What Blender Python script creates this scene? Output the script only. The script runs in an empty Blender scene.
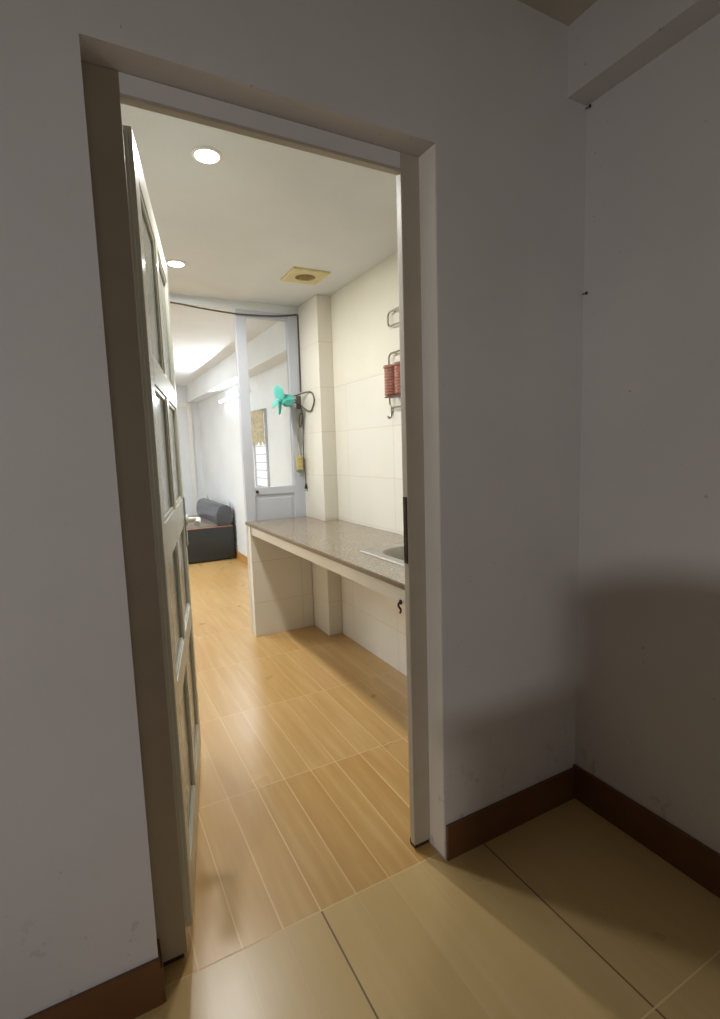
import bpy, bmesh, math, random
from mathutils import Vector, Matrix
random.seed(4)
S = bpy.context.scene
COL = S.collection
PI = math.pi

# ------------------------------------------------------------------ materials
def lin(c):
    return tuple(((v/255)/12.92 if v/255 <= .04045 else ((v/255+.055)/1.055)**2.4) for v in c) + (1,)

class NT:
    """small helper to write node graphs"""
    def __init__(s, name):
        s.m = bpy.data.materials.new(name); s.m.use_nodes = True
        s.t = s.m.node_tree; s.n = s.t.nodes; s.n.clear()
        s.out = s.n.new('ShaderNodeOutputMaterial')
    def link(s, a, b): s.t.links.new(a, b)
    def put(s, sock, v):
        if isinstance(v, bpy.types.NodeSocket): s.link(v, sock)
        else: sock.default_value = v
    def math(s, op, a, b=0.0, clamp=False):
        n = s.n.new('ShaderNodeMath'); n.operation = op; n.use_clamp = clamp
        s.put(n.inputs[0], a); s.put(n.inputs[1], b); return n.outputs[0]
    def mix(s, f, a, b, mode='MIX'):
        n = s.n.new('ShaderNodeMix'); n.data_type = 'RGBA'; n.blend_type = mode
        s.put(n.inputs[0], f); s.put(n.inputs[6], a); s.put(n.inputs[7], b); return n.outputs[2]
    def pos(s):
        g = s.n.new('ShaderNodeNewGeometry'); x = s.n.new('ShaderNodeSeparateXYZ')
        s.link(g.outputs['Position'], x.inputs[0]); return g.outputs['Position'], x.outputs[0], x.outputs[1], x.outputs[2]
    def objpos(s):
        g = s.n.new('ShaderNodeTexCoord'); return g.outputs['Object']
    def scale(s, v, k):
        n = s.n.new('ShaderNodeVectorMath'); n.operation = 'MULTIPLY'; s.put(n.inputs[0], v); n.inputs[1].default_value = k; return n.outputs[0]
    def comb(s, x, y, z=0.0):
        n = s.n.new('ShaderNodeCombineXYZ'); s.put(n.inputs[0], x); s.put(n.inputs[1], y); s.put(n.inputs[2], z); return n.outputs[0]
    def noise(s, v, sc, det=3.0, rough=.5):
        n = s.n.new('ShaderNodeTexNoise'); s.put(n.inputs['Vector'], v); n.inputs['Scale'].default_value = sc
        n.inputs['Detail'].default_value = det; n.inputs['Roughness'].default_value = rough; return n.outputs[0]
    def white(s, v):
        n = s.n.new('ShaderNodeTexWhiteNoise'); n.noise_dimensions = '3D'; s.put(n.inputs['Vector'], v); return n.outputs['Value']
    def ramp(s, f, stops):
        n = s.n.new('ShaderNodeValToRGB'); e = n.color_ramp.elements
        while len(e) < len(stops): e.new(.5)
        for i, (p, c) in enumerate(stops): e[i].position = p; e[i].color = c
        s.put(n.inputs[0], f); return n.outputs[0]
    def bump(s, h, strength=.2, dist=.01):
        n = s.n.new('ShaderNodeBump'); n.inputs['Strength'].default_value = strength; n.inputs['Distance'].default_value = dist
        s.put(n.inputs['Height'], h); return n.outputs[0]
    def bsdf(s, color, rough=.5, metal=0.0, normal=None, **kw):
        b = s.n.new('ShaderNodeBsdfPrincipled')
        s.put(b.inputs['Base Color'], color); s.put(b.inputs['Roughness'], rough); b.inputs['Metallic'].default_value = metal
        if normal is not None: s.link(normal, b.inputs['Normal'])
        for k, v in kw.items(): s.put(b.inputs[k.replace('_', ' ')], v)
        s.link(b.outputs[0], s.out.inputs[0]); return b

def paint(name, rgb, rough=.55, var=.05, sc=6.0, bump=.0, metal=0.0, **kw):
    t = NT(name); o = t.objpos()
    n = t.noise(o, sc, 4)
    c = lin(rgb); d = tuple(max(0, v*(1-var*2)) for v in c[:3]) + (1,)
    col = t.ramp(n, [(.3, d), (.7, c)])
    nm = t.bump(t.noise(o, 140, 3), bump, .002) if bump else None
    t.bsdf(col, rough, metal, nm, **kw); return t.m

def plaster(name, rgb, dirt=None, stain=None):
    t = NT(name); p, x, y, z = t.pos()
    c = lin(rgb)
    big = t.noise(p, 1.6, 4, .55)
    col = t.ramp(big, [(.3, tuple(v*.90 for v in c[:3])+(1,)), (.7, c)])
    if dirt:       # scuffs and grime close to the floor
        n2 = t.noise(t.scale(p, (14, 14, 9)), 1, 5, .7)
        low = t.math('SUBTRACT', 1, t.math('MULTIPLY', t.math('SUBTRACT', z, .10), 3.0), True)
        f = t.math('MULTIPLY', low, t.math('GREATER_THAN', n2, .60))
        col = t.mix(t.math('MULTIPLY', f, .28), col, lin(dirt))
        sp = t.noise(t.scale(p, (40, 40, 40)), 1, 2)
        col = t.mix(t.math('MULTIPLY', t.math('GREATER_THAN', sp, .76), .35), col, lin(dirt))
    if stain:
        n3 = t.noise(p, 2.3, 3)
        col = t.mix(t.math('MULTIPLY', t.math('SUBTRACT', n3, .42), 3.0, True), col, lin(stain))
    h = t.noise(p, 55, 4, .6)
    t.bsdf(col, .72, 0, t.bump(h, .16, .004)); return t.m

def tile_mat(name, rgb, grout, u, v, tw, th, u0, v0, top=None, above=None):
    """glazed wall tiles; u and v pick the world axes (0 x, 1 y, 2 z)"""
    t = NT(name); P = t.pos(); a = P[1+u]; b = P[1+v]
    fu = t.math('FLOORED_MODULO', t.math('SUBTRACT', a, u0), tw); fv = t.math('FLOORED_MODULO', t.math('SUBTRACT', b, v0), th)
    iu = t.math('FLOOR', t.math('DIVIDE', t.math('SUBTRACT', a, u0), tw)); iv = t.math('FLOOR', t.math('DIVIDE', t.math('SUBTRACT', b, v0), th))
    line = t.math('MAXIMUM', t.math('LESS_THAN', fu, .0035), t.math('LESS_THAN', fv, .0035))
    rnd = t.white(t.comb(iu, iv, 3.0))
    c = lin(rgb)
    col = t.mix(t.math('MULTIPLY', rnd, .35), c, tuple(v*.93 for v in c[:3])+(1,))
    col = t.mix(t.math('MULTIPLY', t.noise(P[0], 3, 3), .2), col, lin((222, 205, 170)))
    col = t.mix(t.math('MULTIPLY', line, .55), col, lin(grout))
    rough = t.math('ADD', .14, t.math('MULTIPLY', line, .5))
    wave = t.noise(P[0], 7, 2)
    if top is not None:
        up = t.math('GREATER_THAN', P[3], top)
        col = t.mix(up, col, lin(above)); rough = t.math('ADD', rough, t.math('MULTIPLY', up, .4))
    hgt = t.math('ADD', t.math('MULTIPLY', wave, .25), t.math('MULTIPLY', line, -.4))
    t.bsdf(col, rough, 0, t.bump(hgt, .25, .006)); return t.m

def floor_mat():
    t = NT('wood_look_tile'); p, x, y, z = t.pos()
    X = t.math('SUBTRACT', x, .455); Y = t.math('SUBTRACT', y, .030)
    pw, tx, ty = .12, .60, .655
    fp = t.math('FLOORED_MODULO', X, pw); fx = t.math('FLOORED_MODULO', X, tx); fy = t.math('FLOORED_MODULO', Y, ty)
    ip = t.math('FLOOR', t.math('DIVIDE', X, pw)); iy = t.math('FLOOR', t.math('DIVIDE', Y, ty)); ix = t.math('FLOOR', t.math('DIVIDE', X, tx))
    rp = t.white(t.comb(ip, iy, 1.0)); rt = t.white(t.comb(ix, iy, 7.0))
    wob = t.noise(t.scale(p, (9, 1.2, 1)), 1, 2)
    grain = t.noise(t.comb(t.math('ADD', t.math('MULTIPLY', x, 22), t.math('MULTIPLY', rp, 40)), t.math('MULTIPLY', y, 1.6), 0.0), 1, 3, .5)
    fine = t.noise(t.comb(t.math('MULTIPLY', x, 130), t.math('MULTIPLY', y, 5), 0.0), 1, 3, .6)
    col = t.ramp(grain, [(.3, lin((190, 150, 92))), (.55, lin((200, 163, 104))), (.75, lin((212, 180, 126)))])
    col = t.mix(t.math('MULTIPLY', fine, .14), col, lin((172, 126, 70)))
    col = t.mix(t.math('MULTIPLY', rp, .38), col, lin((182, 140, 80)))
    col = t.mix(t.math('MULTIPLY', rt, .3), col, lin((206, 172, 122)))
    near = t.math('LESS_THAN', y, .030)          # the tiles of the near room are paler and plainer
    pale = t.mix(t.math('MULTIPLY', t.noise(p, 3, 3), .5), lin((206, 186, 136)), lin((186, 162, 110)))
    col = t.mix(t.math('MULTIPLY', near, .55), col, pale)
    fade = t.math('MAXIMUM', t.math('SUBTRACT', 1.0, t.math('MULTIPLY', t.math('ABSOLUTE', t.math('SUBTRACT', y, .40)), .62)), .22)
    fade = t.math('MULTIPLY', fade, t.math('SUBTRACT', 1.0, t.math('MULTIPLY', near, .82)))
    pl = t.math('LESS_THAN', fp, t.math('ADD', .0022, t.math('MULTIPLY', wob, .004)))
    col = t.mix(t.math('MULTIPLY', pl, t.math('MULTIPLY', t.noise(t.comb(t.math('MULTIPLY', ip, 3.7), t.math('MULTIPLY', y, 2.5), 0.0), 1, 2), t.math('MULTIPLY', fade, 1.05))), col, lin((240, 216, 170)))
    gx = t.math('LESS_THAN', fx, t.math('ADD', .0032, t.math('MULTIPLY', near, .0022))); gy = t.math('LESS_THAN', fy, .0042)
    gr = t.math('MAXIMUM', gx, gy)
    gc = t.mix(t.math('MULTIPLY', t.math('MULTIPLY', near, gx), t.math('SUBTRACT', 1.0, gy)), lin((230, 202, 154)), lin((84, 66, 40)))
    col = t.mix(t.math('MULTIPLY', gr, t.math('ADD', .58, t.math('MULTIPLY', near, .25))), col, gc)
    rough = t.math('ADD', t.math('ADD', .25, t.math('MULTIPLY', t.noise(p, 5, 2), .08)), t.math('MULTIPLY', gr, .3))
    h = t.math('ADD', t.math('MULTIPLY', gr, -.6), t.math('MULTIPLY', pl, -.12))
    t.bsdf(col, rough, 0, t.bump(h, .2, .005)); return t.m

def granite_mat():
    t = NT('granite'); p = t.pos()[0]
    a = t.noise(p, 95, 3, .75); b = t.noise(p, 30, 3, .6); c = t.noise(p, 4, 3)
    col = t.ramp(a, [(.32, lin((84, 72, 58))), (.5, lin((140, 128, 108))), (.68, lin((184, 172, 152)))])
    col = t.mix(t.math('MULTIPLY', b, .45), col, lin((128, 116, 96)))
    col = t.mix(t.math('MULTIPLY', t.math('SUBTRACT', c, .5), 1.6, True), col, lin((126, 108, 84)))
    t.bsdf(col, .22); return t.m

def emit(name, rgb, k):
    t = NT(name); e = t.n.new('ShaderNodeEmission'); e.inputs[0].default_value = lin(rgb); e.inputs[1].default_value = k
    t.link(e.outputs[0], t.out.inputs[0]); return t.m

def clear_glass(name):
    t = NT(name); tr = t.n.new('ShaderNodeBsdfTransparent'); tr.inputs[0].default_value = (.96, .97, .97, 1)
    g = t.n.new('ShaderNodeBsdfGlossy'); g.inputs['Roughness'].default_value = .03
    m = t.n.new('ShaderNodeMixShader'); f = t.n.new('ShaderNodeFresnel'); f.inputs[0].default_value = 1.25
    t.link(f.outputs[0], m.inputs[0]); t.link(tr.outputs[0], m.inputs[1]); t.link(g.outputs[0], m.inputs[2]); t.link(m.outputs[0], t.out.inputs[0])
    return t.m

M = dict(
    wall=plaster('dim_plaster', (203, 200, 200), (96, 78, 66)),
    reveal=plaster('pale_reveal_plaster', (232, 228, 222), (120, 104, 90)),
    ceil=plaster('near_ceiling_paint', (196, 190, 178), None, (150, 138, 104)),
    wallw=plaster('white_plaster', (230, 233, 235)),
    kceil=plaster('kitchen_ceiling_paint', (224, 229, 230)),
    tileR=tile_mat('wall_tile_yz', (226, 224, 214), (176, 150, 116), 1, 2, .60, .3135, .128, -.056, 1.83, (222, 218, 202)),
    tileF=tile_mat('wall_tile_xz', (226, 223, 212), (176, 150, 116), 0, 2, .60, .3135, .76, -.056),
    floor=floor_mat(),
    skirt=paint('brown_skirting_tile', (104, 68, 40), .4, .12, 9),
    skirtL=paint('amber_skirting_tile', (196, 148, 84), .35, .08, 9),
    frame=paint('grey_frame_paint', (174, 164, 148), .45, .05, 8, .05),
    leaf=paint('cream_leaf_paint', (206, 206, 192), .32, .04, 6),
    pane=paint('frosted_grey_pane', (148, 152, 142), .22, .06, 3),
    part=paint('lavender_grey_paint', (194, 198, 206), .42, .04, 5),
    glass=clear_glass('clear_glass'),
    granite=granite_mat(),
    edge=paint('dark_granite_edge', (118, 98, 74), .35, .15, 60),
    steel=paint('brushed_steel', (200, 200, 196), .24, .05, 20, metal=1.0),
    satin=paint('satin_sink_steel', (176, 172, 164), .34, .08, 20, metal=1.0),
    chrome=paint('rack_chrome', (176, 168, 158), .25, .08, 20, metal=1.0),
    dark=paint('dark_metal', (62, 54, 46), .45, .1, 20, metal=.7),
    rust=paint('rusty_iron', (70, 50, 38), .7, .2, 60),
    copper=paint('copper_brown_plastic', (172, 122, 106), .2, .1, 30),
    copperd=paint('copper_brown_shadow', (92, 40, 32), .4, .1, 30),
    teal=paint('teal_plastic', (104, 206, 194), .28, .03, 10),
    teald=paint('teal_dark_plastic', (96, 196, 184), .35, .05, 10),
    cable=paint('brown_cable', (96, 84, 70), .55, .1, 20),
    black=paint('black_plastic', (28, 26, 25), .45, .1, 20),
    yellow=paint('aged_yellow_plastic', (202, 188, 128), .4, .08, 12),
    yellowd=paint('aged_yellow_shadow', (128, 104, 56), .5, .1, 20),
    vent=paint('yellowed_vent_plastic', (220, 206, 152), .45, .06, 14),
    grille=paint('brownish_grille_plastic', (164, 138, 84), .5, .1, 20),
    leather=paint('charcoal_leather', (44, 48, 48), .38, .12, 5, .15),
    leatherg=paint('grey_leather', (78, 81, 88), .27, .10, 5, .15),
    seat=paint('brown_grey_seat_fabric', (128, 116, 106), .6, .08, 10, .1),
    wood=paint('reddish_wood_trim', (150, 114, 90), .4, .12, 12),
    white=paint('white_plastic', (236, 234, 228), .4, .03, 10),
    curtain=paint('mustard_lace', (236, 226, 200), .8, .18, 30, .2),
    blind=emit('daylit_blind', (255, 255, 250), 1.15),
    shadow_blocker=paint('blocker_brown', (120, 92, 66), .5, .1, 6),
    lens=emit('downlight_lens', (255, 252, 246), 14),
    tube=emit('tube_glow', (244, 252, 255), 9),
)

# ------------------------------------------------------------------ mesh helpers
def box(bm, a, b, bev=0.0, seg=2):
    lo = Vector([min(p, q) for p, q in zip(a, b)]); hi = Vector([max(p, q) for p, q in zip(a, b)])
    vs = [bm.verts.new((x, y, z)) for x in (lo.x, hi.x) for y in (lo.y, hi.y) for z in (lo.z, hi.z)]
    fs = [bm.faces.new([vs[i] for i in q]) for q in ((0, 1, 3, 2), (4, 6, 7, 5), (0, 4, 5, 1), (2, 3, 7, 6), (0, 2, 6, 4), (1, 5, 7, 3))]
    if bev:
        es = list({e for f in fs for e in f.edges})
        bmesh.ops.bevel(bm, geom=es, offset=bev, segments=seg, profile=.6, affect='EDGES')
    return bm

def prism(bm, pts, fn, d0, d1, bev=0.0):
    """extrude the 2-D outline pts between depths d0 and d1; fn(u, v, d) -> xyz"""
    a = [bm.verts.new(fn(u, v, d0)) for u, v in pts]; b = [bm.verts.new(fn(u, v, d1)) for u, v in pts]
    n = len(pts); fs = [bm.faces.new(a), bm.faces.new(b[::-1])]
    fs += [bm.faces.new((a[i], b[i], b[(i+1) % n], a[(i+1) % n])) for i in range(n)]
    if bev:
        es = list({e for f in fs[:2] for e in f.edges})
        bmesh.ops.bevel(bm, geom=es, offset=bev, segments=3, profile=.5, affect='EDGES')
    bmesh.ops.recalc_face_normals(bm, faces=bm.faces)
    return bm

def tube(bm, path, r, seg=8, closed=False):
    P = [Vector(p) for p in path]; n = len(P); rings = []
    rad = r if isinstance(r, (list, tuple)) else [r]*n
    prev = None
    for i in range(n):
        if closed: t = (P[(i+1) % n]-P[i-1]).normalized()
        else: t = (P[min(i+1, n-1)]-P[max(i-1, 0)]).normalized()
        u = prev if prev is not None else (Vector((0, 0, 1)) if abs(t.z) < .9 else Vector((1, 0, 0)))
        u = (u - t*u.dot(t)).normalized(); prev = u; w = t.cross(u)
        rings.append([bm.verts.new(P[i]+(u*math.cos(2*PI*k/seg)+w*math.sin(2*PI*k/seg))*rad[i]) for k in range(seg)])
    m = n if closed else n-1
    for i in range(m):
        A, B = rings[i], rings[(i+1) % n]
        for k in range(seg): bm.faces.new((A[k], A[(k+1) % seg], B[(k+1) % seg], B[k]))
    if not closed:
        bm.faces.new(rings[0][::-1]); bm.faces.new(rings[-1])
    return bm

def lathe(bm, prof, fn, seg=32, caps=True):
    """prof: (radius, height) pairs; fn(a, b, h) -> xyz"""
    rings = [[bm.verts.new(fn(r*math.cos(2*PI*k/seg), r*math.sin(2*PI*k/seg), h)) for k in range(seg)] for r, h in prof]
    for A, B in zip(rings, rings[1:]):
        for k in range(seg): bm.faces.new((A[k], A[(k+1) % seg], B[(k+1) % seg], B[k]))
    if caps:
        bm.faces.new(rings[0][::-1]); bm.faces.new(rings[-1])
    bmesh.ops.recalc_face_normals(bm, faces=bm.faces)
    return bm

def smooth_path(pts, k=6):
    P = [Vector(p) for p in pts]; out = []
    for i in range(len(P)-1):
        p0, p1, p2, p3 = P[max(i-1, 0)], P[i], P[i+1], P[min(i+2, len(P)-1)]
        for j in range(k):
            t = j/k
            out.append(.5*((2*p1)+(p2-p0)*t+(2*p0-5*p1+4*p2-p3)*t*t+(3*p1-p0-3*p2+p3)*t**3))
    return out+[P[-1]]

def obj(name, bm, mat, parent=None, smooth=False):
    me = bpy.data.meshes.new(name)
    bmesh.ops.recalc_face_normals(bm, faces=bm.faces)
    bm.to_mesh(me); bm.free(); me.materials.append(M[mat])
    o = bpy.data.objects.new(name, me); COL.objects.link(o)
    if smooth:
        for p in me.polygons: p.use_smooth = True
        try:
            me.set_sharp_from_angle(angle=math.radians(38))
        except Exception: pass
    if parent is not None:
        o.parent = parent
        o.matrix_parent_inverse = Matrix.Translation(-Vector(parent.location)) if parent.type == 'EMPTY' and not any(parent.rotation_euler) else Matrix()
    return o

def thing(name, label, cat, loc=(0, 0, 0), group=None, kind=None):
    o = bpy.data.objects.new(name, None); COL.objects.link(o); o.location = loc
    o.empty_display_size = .1
    o['label'] = label; o['category'] = cat
    if group: o['group'] = group
    if kind: o['kind'] = kind
    return o
def tag(o, label, cat, group=None, kind=None):
    o['label'] = label; o['category'] = cat
    if group: o['group'] = group
    if kind: o['kind'] = kind
    return o
B = bmesh.new
def struct(name, boxes, mat, label, cat, bev=0.0):
    bm = B()
    for a, b in boxes: box(bm, a, b, bev)
    return tag(obj(name, bm, mat), label, cat, kind='structure')

# ------------------------------------------------------------------ the setting
XR = 1.531          # right wall of the near room and of the kitchen
XK = 1.562          # right wall of the kitchen
XL = 1.635           # right wall of the living room
W, H = .899, 2.243  # plastered door opening
WT = .12            # thickness of the door wall
ZN, ZK = 2.719, 2.458
YP = 2.471          # glazed partition
struct('floor', [((-3.2, -3.4, -.08), (1.80, 7.45, 0))], 'floor', 'glossy honey-coloured wood-look floor tiles', 'floor')
struct('ceiling', [((-3.2, -3.4, ZN), (1.80, WT, ZN+.08))], 'ceil', 'dim stained ceiling of the dark near room', 'ceiling')
struct('ceiling', [((-.75, WT, ZK), (1.80, YP+.10, ZK+.08))], 'kceil', 'bright white kitchen ceiling holding two downlights', 'ceiling')
struct('ceiling', [((-1.75, YP+.10, ZK), (1.80, 7.45, ZK+.08))], 'wallw', 'white ceiling of the living room beyond the partition', 'ceiling')
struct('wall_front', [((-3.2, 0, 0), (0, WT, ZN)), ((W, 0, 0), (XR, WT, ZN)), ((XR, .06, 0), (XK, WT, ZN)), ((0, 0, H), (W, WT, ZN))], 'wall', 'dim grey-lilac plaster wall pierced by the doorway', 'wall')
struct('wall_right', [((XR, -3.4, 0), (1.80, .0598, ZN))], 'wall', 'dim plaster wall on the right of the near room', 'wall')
struct('wall_right', [((XK, WT, 0), (1.80, YP, ZK))], 'tileR', 'cream tiled kitchen wall behind the worktop', 'wall')
struct('wall_right', [((XL, YP, 0), (1.80, 7.45, ZK))], 'wallw', 'white living room wall behind the sofa', 'wall')
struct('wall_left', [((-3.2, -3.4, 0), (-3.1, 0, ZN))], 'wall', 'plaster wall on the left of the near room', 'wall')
struct('wall_left', [((-.75, WT, 0), (-.60, YP, ZK))], 'wallw', 'white kitchen wall opposite the worktop', 'wall')
struct('wall_left', [((-1.75, YP+.10, 0), (-1.60, 7.45, ZK))], 'wallw', 'white living room wall on the left', 'wall')
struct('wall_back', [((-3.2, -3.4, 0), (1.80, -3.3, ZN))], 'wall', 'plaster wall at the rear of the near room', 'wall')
struct('wall_far', [((-1.75, 7.30, 0), (1.80, 7.45, ZK))], 'wallw', 'white end wall of the living room', 'wall')
struct('wall_partition', [((-1.75, YP, 0), (-.60, YP+.10, ZK)), ((-.60, YP, 2.400), (XK, YP+.10, ZK))], 'kceil', 'white bulkhead above the partition between kitchen and living room', 'wall')
struct('pillar', [((1.452, 2.120, 0), (XK, YP+.0, ZK))], 'tileF', 'cream tiled pillar in the kitchen corner', 'pillar', .004)
struct('beam', [((1.436, -3.3, 2.505), (XR, 0, ZN))], 'wall', 'plaster beam along the top of the near right wall', 'beam')
struct('beam', [((1.46, YP+.10, 2.20), (XL, 7.30, ZK))], 'wallw', 'white beam along the top of the living room wall', 'beam')
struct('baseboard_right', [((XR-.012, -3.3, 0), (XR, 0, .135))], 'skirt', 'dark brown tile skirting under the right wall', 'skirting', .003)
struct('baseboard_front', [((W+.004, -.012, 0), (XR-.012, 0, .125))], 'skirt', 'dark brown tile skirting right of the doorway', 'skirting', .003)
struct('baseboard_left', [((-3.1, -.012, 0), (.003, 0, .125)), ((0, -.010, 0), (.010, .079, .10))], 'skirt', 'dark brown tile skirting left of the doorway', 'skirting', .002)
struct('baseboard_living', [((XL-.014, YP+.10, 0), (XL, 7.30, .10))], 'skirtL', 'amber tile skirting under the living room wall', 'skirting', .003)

struct('trim_2', [((W-.004, .0005, .012), (W+.0002, .079, H-.002))], 'reveal', 'paler plaster reveal on the right side of the doorway', 'door reveal')  # this face gets a paler plaster colour than the wall
# door frame
def jamb(bm, x0, x1, sgn):
    box(bm, (x0, .079, .022), (x1, .104, H), .003)
    # rebated rear half against which the leaf closes
    if sgn > 0: box(bm, (x0, .104, .022), (x1-.008, .1195, H-.02), .002)
    else: box(bm, (x0+.008, .104, .022), (x1, .1195, H-.02), .002)
fr = thing('trim_1', 'grey painted door frame set into the doorway', 'door frame', (0, .079, 0), kind='structure')
bm = B(); jamb(bm, .001, .078, 1); obj('jamb', bm, 'frame', fr)
bm = B(); jamb(bm, .830, W-.001, -1); obj('jamb', bm, 'frame', fr)
bm = B(); box(bm, (.078, .079, H-.046), (.830, .104, H-.001), .002); hd = obj('head', bm, 'wall', fr); hd['label'] = 'plastered-over head of the frame'
bm = B(); box(bm, (.078, .0795, H-.054), (.830, .104, H-.046), .001); box(bm, (.078, .104, H-.044), (.830, .1195, H-.001), .001); obj('head_lip', bm, 'frame', fr)
bm = B(); box(bm, (.8265, .083, 1.010), (.8305, .102, 1.225), .001)
for z in (1.03, 1.205): lathe(bm, [(.004, 0), (.004, .0015)], lambda a, b, h, z=z: (.8265-h, .0925+a, z+b), 12)
sp = obj('strike_plate', bm, 'dark', fr); sp['label'] = 'dark metal strike plate'
bm = B(); box(bm, (.8375, .090, 0), (W-.001, .1195, .022)); box(bm, (.001, .090, 0), (.07, .1195, .022)); obj('foot_gap', bm, 'rust', fr)

# door leaf (opened into the kitchen)
D0 = Vector((.102, .124, 0)); D1 = Vector((.312, 1.075, 0))
LD = (D1-D0).length; dx = (D1-D0).normalized(); dn = Vector((-dx.y, dx.x, 0))   # dn points away from the visible face
def lf(s, t, z): return D0 + dx*s + dn*t + Vector((0, 0, z))
def lbox(bm, s0, s1, t0, t1, z0, z1, bev=.003):
    n0 = len(bm.verts); bm.verts.ensure_lookup_table()
    t = B(); box(t, (s0, t0, z0), (s1, t1, z1), bev)
    for v in t.verts: v.co = lf(v.co.x, v.co.y, v.co.z)
    me = bpy.data.meshes.new('tmp'); t.to_mesh(me); t.free(); bm.from_mesh(me); bpy.data.meshes.remove(me)
TH = .030; ZB, ZT = .050, 2.158
ST = .085
rails = [(ZB, .18), (.645, .735), (1.085, 1.195), (1.572, 1.645), (2.075, ZT)]
dr = thing('door_1', 'cream painted panelled door leaf standing open into the kitchen', 'door', (D0.x, D0.y, 0), kind='structure')
bm = B(); lbox(bm, 0, ST, 0, TH, ZB, ZT); lbox(bm, -.008, 0, .010, TH-.002, ZB+.02, ZT-.012, .002); obj('stile', bm, 'leaf', dr)
bm = B(); lbox(bm, LD-ST, LD, 0, TH, ZB, ZT); obj('stile', bm, 'leaf', dr)
for i, (a, b) in enumerate(rails):
    bm = B(); lbox(bm, ST, LD-ST, 0, TH, a, b); obj('rail', bm, 'leaf', dr)
mid = LD/2
for (a, b), (c, d) in zip(rails, rails[1:]):
    bm = B(); lbox(bm, mid-.035, mid+.035, 0, TH, b, c); obj('mullion', bm, 'leaf', dr)
    for s0, s1 in ((ST, mid-.035), (mid+.035, LD-ST)):
        bm = B(); lbox(bm, s0, s1, .012, .018, b, c, 0)
        pn = obj('pane', bm, 'pane', dr)
        bm = B()
        e = .012
        for q in ((s0, s0+e, b, c), (s1-e, s1, b, c), (s0+e, s1-e, b, b+e), (s0+e, s1-e, c-e, c)): lbox(bm, q[0], q[1], .004, .012, q[2], q[3], .002)
        obj('glazing_bead', bm, 'leaf', pn)
bm = B(); lbox(bm, LD-.070, LD-.030, -.007, 0, .985, 1.20, .004); lb = obj('handle_plate', bm, 'steel', dr); lb['label'] = 'grey metal handle plate'
bm = B()
tube(bm, smooth_path([lf(LD-.05, -.005, 1.100), lf(LD-.05, -.040, 1.100), lf(LD-.058, -.055, 1.100), lf(LD-.085, -.058, 1.100), lf(LD-.17, -.056, 1.096)]), [.011]*24+[.012], 10)
lathe(bm, [(.024, 0), (.024, .006), (.014, .010)], lambda a, b, h: lf(LD-.05+a, -.006-h, 1.100+b), 18)
obj('lever', bm, 'white', lb, True)
for z in (.30, 1.15, 1.92):
    bm = B(); tube(bm, [lf(-.0085, .024, z-.04), lf(-.0085, .024, z+.04)], .0045, 10); obj('hinge', bm, 'frame', dr, True)

# glazed partition panel between kitchen and living room
pt = thing('window_1', 'lavender-grey glazed partition panel standing behind the worktop end', 'glazed panel', (1.2, YP, 0), kind='structure')
X0, X1 = .972, 1.452
bm = B(); box(bm, (X0, YP, 0), (1.048, YP+.045, 2.40), .004); obj('stile', bm, 'part', pt)
bm = B(); box(bm, (1.362, YP, 0), (X1, YP+.045, 2.40), .004); obj('stile', bm, 'part', pt)
bm = B(); box(bm, (1.048, YP+.002, 2.350), (1.362, YP+.043, 2.40), .004); obj('rail', bm, 'part', pt)
bm = B(); box(bm, (1.048, YP+.002, 1.062), (1.362, YP+.043, 1.118), .004); obj('rail', bm, 'part', pt)
bm = B(); box(bm, (1.048, YP+.012, .02), (1.362, YP+.033, 1.062)); box(bm, (1.072, YP+.006, .30), (1.337, YP+.012, 1.035), .003); obj('lower_panel', bm, 'part', pt)
bm = B(); box(bm, (1.048, YP+.020, 1.118), (1.362, YP+.025, 2.350)); obj('pane', bm, 'glass', pt)
bm = B(); lathe(bm, [(.012, 0), (.012, .004), (.006, .012), (.004, .014)], lambda a, b, h: (1.064+a, YP+.002-h, 1.088+b), 16); lk = obj('lock_cylinder', bm, 'dark', pt, True); lk['label'] = 'small dark keyhole boss'
# end-wall door, almost lost in the glare
d2 = thing('door_2', 'white flush door in the end wall of the living room', 'door', (1.0, 7.30, 0), kind='structure')
bm = B(); box(bm, (.62, 7.285, .01), (1.44, 7.30, 2.12), .003); obj('leaf', bm, 'wallw', d2)
bm = B(); box(bm, (.55, 7.275, 0), (.62, 7.30, 2.19), .004); box(bm, (1.44, 7.275, 0), (1.51, 7.30, 2.19), .004); box(bm, (.62, 7.275, 2.12), (1.44, 7.30, 2.19), .004); obj('casing', bm, 'white', d2)
# small barred window on the living room wall, seen through the pane
w2 = thing('window_2', 'small barred window with mustard valance seen through the partition glass', 'window', (XL, 4.15, 1.05), kind='structure')
wy0, wy1, wz0, wz1 = 3.93, 4.33, 1.02, 1.80
bm = B()
for q in (((XL-.02, wy0-.03, wz0-.03), (XL, wy0, wz1+.03)), ((XL-.02, wy1, wz0-.03), (XL, wy1+.03, wz1+.03)), ((XL-.02, wy0, wz0-.03), (XL, wy1, wz0)), ((XL-.02, wy0, wz1), (XL, wy1, wz1+.03))): box(bm, *q, .003)
obj('window_frame', bm, 'part', w2)
bm = B(); box(bm, (XL-.006, wy0, wz0), (XL-.001, wy1, wz1)); obj('pane', bm, 'blind', w2)
bm = B()
for k in range(1, 9): box(bm, (XL-.016, wy0, wz0+k*.085-.004), (XL-.008, wy1, wz0+k*.085+.004))
obj('grille', bm, 'part', w2)
bm = B()
n = 22; pts = [(wy0-.03+(wy1-wy0+.06)*i/n, .006*math.sin(i*1.9)) for i in range(n+1)]
fr_ = [bm.verts.new((XL-.034-w, y, 1.83)) for y, w in pts]; lo_ = [bm.verts.new((XL-.034-w*1.7, y, 1.47+.02*math.sin(y*40))) for y, w in pts]
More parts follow.
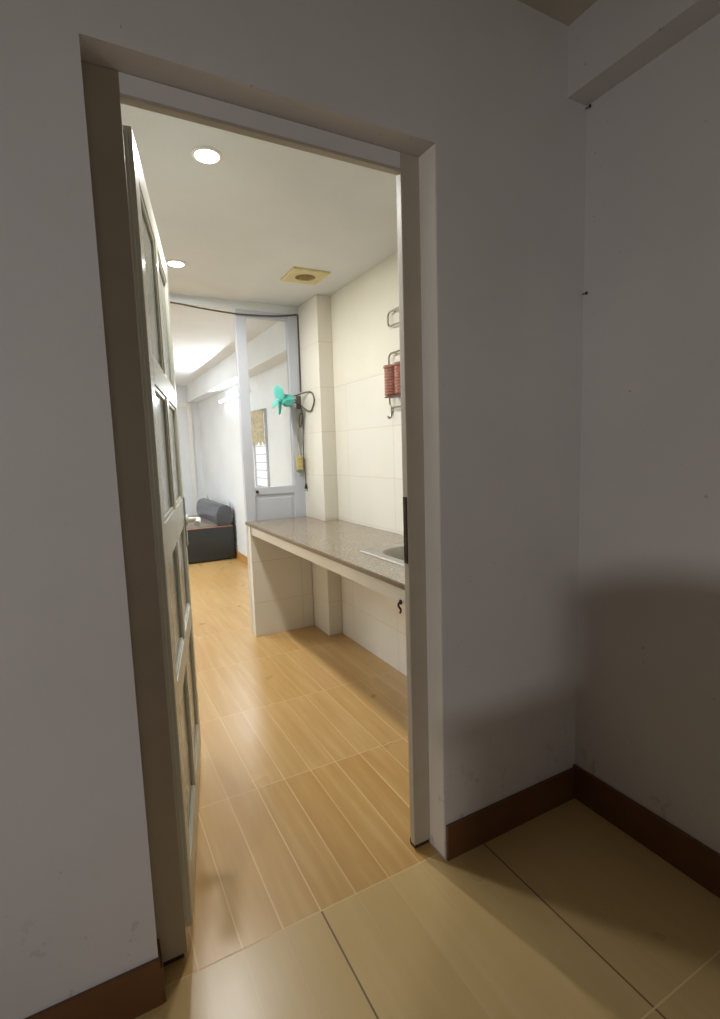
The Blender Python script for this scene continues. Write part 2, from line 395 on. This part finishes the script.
for i in range(n): bm.faces.new((fr_[i], fr_[i+1], lo_[i+1], lo_[i]))
bmesh.ops.solidify(bm, geom=bm.faces[:], thickness=.004)
vl = obj('valance', bm, 'curtain', w2, True); vl['label'] = 'mustard lace valance'

# ------------------------------------------------------------------ kitchen counter
CX = .982; CZ = .872
ct = thing('kitchen_counter', 'long masonry kitchen counter with grey granite worktop along the tiled wall', 'counter', (1.25, 1.3, 0))
SX0, SX1, SY0, SY1 = 1.150, 1.480, .330, .950      # sink cut-out
zt0 = CZ-.021
bm = B()
y0, y1 = WT+.004, YP-.004
box(bm, (CX-.022, y0, zt0), (SX0, y1, CZ)); box(bm, (SX1, y0, zt0), (XK-.003, 2.115, CZ))
box(bm, (SX0, y0, zt0), (SX1, SY0, CZ)); box(bm, (SX0, SY1, zt0), (SX1, 2.115, CZ)); box(bm, (SX0, 2.115, zt0), (1.448, y1, CZ))
obj('worktop', bm, 'granite', ct)
bm = B(); box(bm, (CX-.026, y0, zt0-.0005), (CX-.0222, y1, CZ-.003), .0015); we = obj('worktop_edge', bm, 'edge', ct); we['label'] = 'dark brown worktop edge'
bm = B(); box(bm, (CX, y0, zt0-.070), (CX+.035, y1, zt0), .002); obj('apron', bm, 'tileR', ct)
bm = B(); box(bm, (CX-.008, 2.405, 0), (1.448, YP-.004, zt0), .002); obj('end_panel', bm, 'tileF', ct)
bm = B(); box(bm, (CX+.002, y0, 0), (XK-.003, y0+.07, zt0), .002); obj('end_panel', bm, 'tileF', ct)
bm = B(); box(bm, (CX+.035, y0+.07, zt0-.02), (XK-.003, 2.115, zt0-.001)) if False else box(bm, (CX+.035, y0+.07, zt0-.016), (CX+.09, 2.405, zt0-.001)); obj('support_rail', bm, 'tileF', ct)

# sink
sk = thing('sink', 'stainless steel drop-in sink set in the granite worktop', 'sink', (1.315, .64, CZ))
def rrect(cx, cy, hx, hy, r, n=8):
    out = []
    for qx, qy, a0 in ((1, 1, 0), (-1, 1, 90), (-1, -1, 180), (1, -1, 270)):
        for k in range(n+1):
            a = math.radians(a0+90*k/n); out.append((cx+qx*(hx-r)+r*math.cos(a), cy+qy*(hy-r)+r*math.sin(a)))
    return out
bm = B()
scx, scy = (SX0+SX1)/2, (SY0+SY1)/2
lv = [(rrect(scx, scy, .197, .342, .030), .0015), (rrect(scx, scy, .193, .338, .030), .007), (rrect(scx, scy, .170, .315, .035), .004), (rrect(scx+.010, scy+.002, .148, .296, .14), .002),
      (rrect(scx+.010, scy+.002, .141, .289, .135), -.006), (rrect(scx+.010, scy+.002, .125, .265, .12), -.14), (rrect(scx+.010, scy+.002, .100, .225, .095), -.160)]
rings = [[bm.verts.new((x, y, CZ+h)) for x, y in p] for p, h in lv]
for A, C_ in zip(rings, rings[1:]):
    for k in range(len(A)): bm.faces.new((A[k], A[(k+1) % len(A)], C_[(k+1) % len(A)], C_[k]))
bm.faces.new(rings[-1])
obj('basin', bm, 'satin', sk, True)
bm = B(); lathe(bm, [(.001, .001), (.018, .001), (.030, .004), (.040, .003), (.042, 0)], lambda a, b, h: (scx+.012+a, scy+.10+b, CZ-.160+h), 24, False); obj('drain', bm, 'dark', sk, True)

# hook under the apron
bm = B()
tube(bm, smooth_path([(CX-.003, 0.372, 0.784), (CX-.008, 0.372, 0.783), (CX-.014, 0.369, 0.775), (CX-.011, 0.368, 0.765), (CX-.005, 0.369, 0.758), (CX-.004, 0.369, 0.747), (CX-.009, 0.370, 0.740)]), .0042, 8)
lathe(bm, [(.010, 0), (.010, .003), (.006, .005)], lambda a, b, h: (CX-.0005-h, 0.372+a, 0.784+b), 14)
tag(obj('wall_hook', bm, 'rust', None, True), 'rusty iron hook hanging below the front edge of the counter', 'hook')

# ------------------------------------------------------------------ kitchen things
def downlight(x, y, lab, watt):
    o = thing('downlight', lab, 'ceiling light', (x, y, ZK), 'recessed kitchen downlights')
    bm = B(); lathe(bm, [(.0425, -.001), (.043, -.006), (.050, -.006), (.055, -.003), (.055, 0)], lambda a, b, h: (x+a, y+b, ZK+h), 32, False); obj('trim_ring', bm, 'white', o, True)
    bm = B(); lathe(bm, [(.042, -.0005), (.0415, -.008), (.024, -.011), (.002, -.012)], lambda a, b, h: (x+a, y+b, ZK+h), 32); obj('lens', bm, 'lens', o, True)
    l = bpy.data.lights.new('downlight_lamp', 'AREA'); l.shape = 'DISK'; l.size = .08; l.energy = watt; l.color = (1.0, .99, .96)
    lo = bpy.data.objects.new('downlight_lamp', l); COL.objects.link(lo); lo.location = (x, y, ZK-.016)
downlight(.422, .731, 'round glowing downlight nearest the doorway in the kitchen ceiling', 9)
downlight(.489, 1.883, 'smaller-looking glowing downlight near the partition in the kitchen ceiling', 22)

vt = thing('ceiling_vent', 'square yellowed exhaust vent in the kitchen ceiling', 'vent', (1.237, 1.794, ZK))
vx, vy, vh = 1.237, 1.794, .118
bm = B()
prof = [(.062, -.012), (.118, -.010), (.118, 0)]
sq = lambda h: [(vx-h, vy-h), (vx+h, vy-h), (vx+h, vy+h), (vx-h, vy+h)]
n = 48; ring = [bm.verts.new((vx+.062*math.cos(2*PI*k/n), vy+.062*math.sin(2*PI*k/n), ZK-.014)) for k in range(n)]
def sqp(k, h):
    a = 2*PI*k/n; c, s = math.cos(a), math.sin(a); m = max(abs(c), abs(s)); return (vx+h*c/m, vy+h*s/m)
mid_ = [bm.verts.new((*sqp(k, vh-.006), ZK-.014)) for k in range(n)]; out_ = [bm.verts.new((*sqp(k, vh), ZK-.009)) for k in range(n)]; top_ = [bm.verts.new((*sqp(k, vh), ZK)) for k in range(n)]
inn = [bm.verts.new((vx+.060*math.cos(2*PI*k/n), vy+.060*math.sin(2*PI*k/n), ZK-.002)) for k in range(n)]
for A, C_ in ((inn, ring), (ring, mid_), (mid_, out_), (out_, top_)):
    for k in range(n): bm.faces.new((A[k], A[(k+1) % n], C_[(k+1) % n], C_[k]))
obj('cover_plate', bm, 'vent', vt)
bm = B(); lathe(bm, [(.002, -.001), (.060, -.001)], lambda a, b, h: (vx+a, vy+b, ZK+h), 32, False); obj('duct_opening', bm, 'yellowd', vt)
bm = B()
for r in (.020, .033, .046): tube(bm, [(vx+r*math.cos(2*PI*k/28), vy+r*math.sin(2*PI*k/28), ZK-.010) for k in range(28)], .0035, 6, True)
for a in (0, 60, 120): 
    c, s = math.cos(math.radians(a)), math.sin(math.radians(a)); tube(bm, [(vx-.061*c, vy-.061*s, ZK-.010), (vx+.061*c, vy+.061*s, ZK-.010)], .003, 6)
lathe(bm, [(.001, -.016), (.012, -.015), (.014, -.008)], lambda a, b, h: (vx+a, vy+b, ZK+h), 20, False)
obj('round_grille', bm, 'grille', vt, True)

# sagging cable along the bulkhead
bm = B()
tube(bm, smooth_path([(.20, YP-.012, 2.400), (.54, YP-.012, 2.396), (.75, YP-.014, 2.376), (1.0, YP-.014, 2.362), (1.25, YP-.012, 2.372), (1.40, YP-.010, 2.392), (1.443, YP-.008, 2.398), (1.447, YP-.006, 2.36), (1.446, YP-.006, 2.20), (1.444, YP-.006, 1.83)]), .006, 8)
tag(obj('cable', bm, 'cable', None, True), 'thin dark cable sagging across the top of the partition', 'cable')

# teal fan
fx, fz, fy = 1.295, 1.755, 2.375
fn_ = thing('fan', 'small teal three-bladed fan on a wire bracket beside the pillar', 'fan', (1.43, 2.43, 1.76))
bm = B(); lathe(bm, [(.012, -.052), (.032, -.046), (.041, -.032), (.042, .024), (.034, .038), (.014, .046)], lambda a, b, h: (fx+.010+h, fy+a, fz+b), 24)
for k in range(8):
    a = 2*PI*k/8; box(bm, (fx-.020, fy+.042*math.cos(a)-.003, fz+.042*math.sin(a)-.003), (fx+.032, fy+.042*math.cos(a)+.003, fz+.042*math.sin(a)+.003), .001)
obj('motor_housing', bm, 'teald', fn_, True)
bm = B(); lathe(bm, [(.004, -.026), (.012, -.020), (.014, 0), (.010, .010)], lambda a, b, h: (fx-.050+h, fy+a, fz+b), 20); obj('hub', bm, 'teal', fn_, True)
def blade(ang):
    bm = B(); nu, nv = 10, 6; g = []
    for i in range(nu+1):
        r = .010+.096*i/nu; wd = .014+.034*math.sin(PI*min(1, (i/nu)*.82+.10))**.8
        if i == nu: wd *= .45
        row = []
        for j in range(nv+1):
            c = (j/nv-.5)*2*wd
            tw = math.radians(38-14*i/nu); ax = c*math.sin(tw)+.010*(1-(2*j/nv-1)**2); tg = c*math.cos(tw)
            u = r; y_ = u*math.sin(ang)+tg*math.cos(ang); z_ = u*math.cos(ang)-tg*math.sin(ang)
            row.append(bm.verts.new((fx-.054-ax-.16*r, fy+y_, fz+z_)))
        g.append(row)
    for i in range(nu):
        for j in range(nv): bm.faces.new((g[i][j], g[i][j+1], g[i+1][j+1], g[i+1][j]))
    bmesh.ops.recalc_face_normals(bm, faces=bm.faces)
    bmesh.ops.solidify(bm, geom=bm.faces[:], thickness=.003)
    return obj('blade', bm, 'teal', fn_, True)
for a in (-18, 100, 196): blade(math.radians(a))
bm = B()
heart = [(1.345, 2.395, 1.765), (1.38, 2.40, 1.790), (1.43, 2.42, 1.812), (1.475, 2.40, 1.825), (1.502, 2.36, 1.800), (1.510, 2.34, 1.745), (1.490, 2.36, 1.690), (1.470, 2.38, 1.672), (1.445, 2.41, 1.700), (1.405, 2.40, 1.735), (1.35, 2.385, 1.748)]
heart = [(min(x, 1.447) if y > 2.13 else x, y, z) for x, y, z in heart]
heart = [(1.335, 2.385, 1.765), (1.360, 2.40, 1.790), (1.395, 2.41, 1.800), (1.440, 2.33, 1.815), (1.444, 2.25, 1.800), (1.443, 2.21, 1.745), (1.443, 2.25, 1.690), (1.442, 2.30, 1.672), (1.425, 2.38, 1.705), (1.395, 2.40, 1.735), (1.345, 2.385, 1.748)]
tube(bm, smooth_path(heart, 5), .005, 8)
tube(bm, smooth_path([(1.330, 2.40, 1.735), (1.37, 2.43, 1.745), (1.41, 2.455, 1.75), (1.43, 2.464, 1.75)], 5), .006, 8)
box(bm, (1.405, 2.458, 1.70), (1.440, 2.470, 1.80), .002)
obj('wire_bracket', bm, 'cable', fn_, True)
bm = B()
tube(bm, smooth_path([(1.345, 2.385, 1.775), (1.385, 2.41, 1.755), (1.420, 2.42, 1.715), (1.432, 2.42, 1.660), (1.426, 2.42, 1.60), (1.408, 2.42, 1.56), (1.402, 2.42, 1.60), (1.412, 2.42, 1.655), (1.432, 2.425, 1.66), (1.438, 2.43, 1.60), (1.434, 2.43, 1.45), (1.434, 2.43, 1.28), (1.440, 2.43, 1.20), (1.440, 2.43, 1.125)], 6), .0045, 8)
obj('cord', bm, 'cable', fn_, True)
bm = B(); lathe(bm, [(.005, .035), (.008, .025), (.014, .004), (.016, -.006), (.010, -.010)], lambda a, b, h: (1.440+a*.8, 2.43+b*.6, 1.10+h), 12)
for s in (-1, 1): tube(bm, [(1.440+s*.007, 2.43, 1.092), (1.440+s*.007, 2.43, 1.072)], .0025, 6)
obj('plug', bm, 'black', fn_, True)

# yellowed socket
so = thing('power_socket', 'yellowed double power socket on the partition frame beside the pillar', 'socket', (1.405, YP, 1.29))
bm = B(); box(bm, (1.378, YP-.035, 1.235), (1.430, YP-.0005, 1.345), .006, 3); obj('casing', bm, 'yellow', so)
bm = B(); box(bm, (1.384, YP-.038, 1.297), (1.424, YP-.034, 1.338), .003); box(bm, (1.384, YP-.038, 1.243), (1.424, YP-.034, 1.285), .003); obj('face_plate', bm, 'yellow', so)
for z in (1.264, 1.318):
    for x in (1.397, 1.411):
        bm = B(); lathe(bm, [(.003, 0), (.003, .002)], lambda a, b, h, x=x, z=z: (x+a, YP-.0375-h, z+b), 10); obj('pin_hole', bm, 'black', so)
bm = B(); tube(bm, smooth_path([(1.405, YP-.03, 1.345), (1.408, YP-.012, 1.40), (1.408, YP-.01, 1.55), (1.409, YP-.01, 1.68)]), .004, 8); obj('feed_wire', bm, 'yellow', so, True)

# wall rack of chrome loops holding a copper-brown cutlery holder
rk = thing('wall_rack', 'chrome wire hook rack of stacked loops on the tiled wall', 'rack', (XK, 1.23, 1.9))
def loop(yc, zc, hy, hz, off=.022):
    bm = B()
    pts = rrect(yc, zc, hy, hz, min(hy, hz)*.72, 6)
    tube(bm, [(XK-off, y, z) for y, z in pts], .0055, 8, True)
    for s in (-1, 1): tube(bm, [(XK-.001, yc+s*hy*.5, zc+hz), (XK-off, yc+s*hy*.5, zc+hz)], .0045, 8)
    return bm
obj('wire_loop', loop(1.200, 2.110, .100, .040), 'chrome', rk, True)
obj('wire_loop', loop(1.200, 1.878, .100, .042), 'chrome', rk, True)
obj('wire_loop', loop(1.200, 1.660, .100, .046), 'chrome', rk, True)
bm = B()
tube(bm, smooth_path([(XK-.006, 1.305, 1.62), (XK-.010, 1.305, 1.575), (XK-.022, 1.305, 1.556), (XK-.034, 1.305, 1.566)]), .006, 8)
lathe(bm, [(.012, 0), (.012, .005), (.007, .008)], lambda a, b, h: (XK-h, 1.305+a, 1.60+b), 14)
obj('hook', bm, 'chrome', rk, True)
ch = thing('cutlery_holder', 'copper-brown ribbed twin cutlery holder hanging on the wire rack', 'cutlery holder', (XK-.07, 1.23, 1.69))
def cell(yc):
    bm = B(); prof = []
    z = 1.700; k = 0
    prof.append((.030, z-.006))
    while z < 1.842:
        prof += [(.040, z), (.0425, z+.004), (.0425, z+.010), (.038, z+.013)]; z += .0162
    prof += [(.046, z+.004), (.047, z+.012), (.041, z+.018), (.036, z+.010)]
    lathe(bm, prof+[(.034, 1.72)], lambda a, b, h: (XK-.058+a, yc+b, h+.008*(1-((a)/.05))*0), 28, True)
    return bm
for yc in (1.215, 1.108): obj('ribbed_cup', cell(yc), 'copper', ch, True)
bm = B(); box(bm, (XK-.030, 1.062, 1.692), (XK-.006, 1.250, 1.862), .006); box(bm, (XK-.092, 1.070, 1.686), (XK-.030, 1.245, 1.694), .004); obj('back_plate', bm, 'copperd', ch)

ch.location.z -= .022
for q in (rk, ch): q.location.y += .026
# ------------------------------------------------------------------ living room
sf = thing('sofa', 'low charcoal leather sofa with rolled backrest against the white wall', 'sofa', (1.1, 6.1, 0))
SY0_, SY1_ = 5.38, 6.75
bm = B(); box(bm, (.62, SY0_, .015), (1.592, SY0_+.06, .4355), .008, 3); obj('end_panel', bm, 'leather', sf, True)
bm = B(); box(bm, (.62, SY0_-.004, .436), (1.592, SY0_+.066, .450), .006, 3); tr = obj('wood_trim', bm, 'wood', sf, True); tr['label'] = 'reddish wood capping'
bm = B(); box(bm, (.62, SY1_-.06, .015), (1.592, SY1_, .425), .008, 3); obj('end_panel', bm, 'leather', sf, True)
bm = B(); box(bm, (.66, SY0_+.061, .06), (1.56, SY1_-.061, .30), .01); obj('base', bm, 'leather', sf)
bm = B(); box(bm, (.64, SY0_+.067, .301), (1.425, SY1_-.062, .470), .03, 4); obj('seat_cushion', bm, 'seat', sf, True)
prof = [(1.588, .452), (1.588, .64)]
for k in range(15):
    a = math.radians(0+180*k/14); prof.append((1.492+.098*math.cos(a), .635+.085*math.sin(a)))
for k in range(1, 6): prof.append((1.394+.012*k/5-.016*math.sin(PI*k/6), .635-.183*k/5))
bm = B(); prism(bm, prof, lambda u, v, d: (u, d, v), SY0_+.01, SY1_-.02, .018); obj('backrest_roll', bm, 'leatherg', sf, True)
for x, y in ((.68, 5.42), (1.55, 5.42), (.68, 6.71), (1.55, 6.71)):
    bm = B(); lathe(bm, [(.016, 0), (.020, .015)], lambda a, b, h: (x+a, y+b, h), 14); obj('foot', bm, 'black', sf)

tl = thing('tube_wall_lamp', 'glowing tube light mounted on the living room wall under the beam', 'tube light', (XL, 5.05, 2.06))
bm = B(); box(bm, (XL-.045, 4.42, 2.045), (XL-.001, 5.66, 2.085), .004); obj('batten', bm, 'white', tl)
bm = B(); tube(bm, [(XL-.058, 4.47, 2.050), (XL-.058, 5.61, 2.050)], .014, 16); obj('glass_tube', bm, 'tube', tl, True)
for y in (4.455, 5.625):
    bm = B(); box(bm, (XL-.076, y-.012, 2.032), (XL-.045, y+.012, 2.075), .004); obj('end_cap', bm, 'white', tl)
# small wall switch seen left of the post on the end wall
sw = thing('light_switch', 'tiny white light switch on the living room wall beyond the sofa', 'switch', (XL, 6.6, 1.15))
bm = B(); box(bm, (XL-.010, 6.56, 1.10), (XL-.0005, 6.64, 1.22), .003); obj('switch_plate', bm, 'white', sw)
bm = B(); box(bm, (XL-.015, 6.585, 1.135), (XL-.0095, 6.615, 1.185), .002); obj('rocker', bm, 'white', sw)

# two nails in the corner of the near room
def nail(z, lab):
    bm = B(); lathe(bm, [(.0015, 0), (.0015, .018), (.005, .019), (.005, .022)], lambda a, b, h: (XR-.006+a,   .003-h, z+b), 10)
    return tag(obj('nail', bm, 'rust', None, True), lab, 'nail', 'nails in the wall corner')
nail(2.495, 'small rusty nail in the wall corner just below the beam')
nail(1.895, 'small rusty nail in the wall corner well below the beam')

# unseen furniture shapes, added only to cast the shadow on the right corner and floor
cb = thing('shadow_blocker', 'unseen narrow blocker added to cast the shadow on the right corner and floor', 'shadow_blocker', (-1.595, -2.28, 0))
bm = B(); box(bm, (-1.69, -2.50, .06), (-1.505, -2.045, 1.315), .004); obj('carcass', bm, 'shadow_blocker', cb)
bm = B(); box(bm, (-1.695, -2.505, 1.3155), (-1.50, -2.03, 1.335), .004); obj('top', bm, 'shadow_blocker', cb)
for z0, z1 in ((.08, .68), (.70, 1.30)):
    bm = B(); box(bm, (-1.5045, -2.49, z0), (-1.492, -2.055, z1), .003); d = obj('door', bm, 'shadow_blocker', cb)
    bm = B(); tube(bm, [(-1.482, -2.10, (z0+z1)/2-.06), (-1.482, -2.10, (z0+z1)/2+.06)], .006, 8); obj('handle', bm, 'steel', d)
for x in (-1.685, -1.545):
    for y in (-2.49, -2.09):
        bm = B(); box(bm, (x, y, 0), (x+.035, y+.035, .06)); obj('foot', bm, 'shadow_blocker', cb)
bx_ = thing('blocker_box', 'unseen box added on top of the blocker to step its shadow', 'box', (-1.595, -2.31, 1.3355))  # added out of view to shape the upper step of the shadow
bm = B(); box(bm, (-1.68, -2.48, 1.336), (-1.50, -2.14, 1.485), .004); obj('upper_blocker', bm, 'shadow_blocker', bx_)
bm = B(); box(bm, (-1.60, -2.482, 1.4852), (-1.57, -2.138, 1.4865)); obj('tape', bm, 'yellow', bx_)

# ------------------------------------------------------------------ lights
def area(name, loc, target, size, energy, color, size_y=None):
    l = bpy.data.lights.new(name, 'AREA'); l.energy = energy; l.color = color; l.size = size
    if size_y: l.shape = 'RECTANGLE'; l.size_y = size_y
    o = bpy.data.objects.new(name, l); COL.objects.link(o); o.location = loc
    o.rotation_euler = (Vector(target)-Vector(loc)).to_track_quat('-Z', 'Y').to_euler(); return o
area('tube_lamp', (XL-.085, 5.05, 2.05), (0, 5.05, 2.05), 1.15, 24, (.88, .95, 1.0), .03)
area('living_fill_light', (-1.0, 4.6, ZK-.02), (-1.0, 4.6, 0), .8, 75, (.90, .96, 1))  # fill added out of view to brighten the living room, no fixture modelled
area('near_room_fill_lamp', (-.2, -3.2, 1.25), (.1, 0, 1.2), 1.2, 4.5, (1, .95, .91))
l = bpy.data.lights.new('near_room_lamp', 'SPOT'); l.energy = 150; l.color = (1.0, .97, .95); l.shadow_soft_size = .03; l.spot_size = math.radians(62); l.spot_blend = 1.0
o = bpy.data.objects.new('near_room_lamp', l); COL.objects.link(o); o.location = (-2.8, -2.9, 1.7)
o.rotation_euler = (Vector((.75, 0, .95))-o.location).to_track_quat('-Z', 'Y').to_euler()

w = bpy.data.worlds.new('world'); S.world = w; w.use_nodes = True
bg = w.node_tree.nodes['Background']; bg.inputs[0].default_value = (.9, .92, 1, 1); bg.inputs[1].default_value = .02

# ------------------------------------------------------------------ camera
yaw, pit, rol = map(math.radians, (27.979, -6.671, -1.809))
fwd = Vector((math.sin(yaw)*math.cos(pit), math.cos(yaw)*math.cos(pit), math.sin(pit)))
rt = Vector((math.cos(yaw), -math.sin(yaw), 0)); up = rt.cross(fwd)
c, s = math.cos(rol), math.sin(rol)
rt, up = c*rt+s*up, -s*rt+c*up
cam = bpy.data.cameras.new('camera'); co = bpy.data.objects.new('camera', cam); COL.objects.link(co)
co.matrix_world = Matrix(((rt.x, up.x, -fwd.x, -.063), (rt.y, up.y, -fwd.y, -1.279), (rt.z, up.z, -fwd.z, 1.38), (0, 0, 0, 1)))
cam.sensor_fit = 'HORIZONTAL'; cam.sensor_width = 36; cam.lens = 514.075/720*36; cam.clip_start = .02
S.camera = co
S.view_settings.view_transform = 'Standard'
S.view_settings.look = 'None'
S.view_settings.exposure = 0.0
S.cycles.max_bounces = 10; S.cycles.diffuse_bounces = 6; S.cycles.sample_clamp_indirect = 6
S.cycles.use_denoising = True
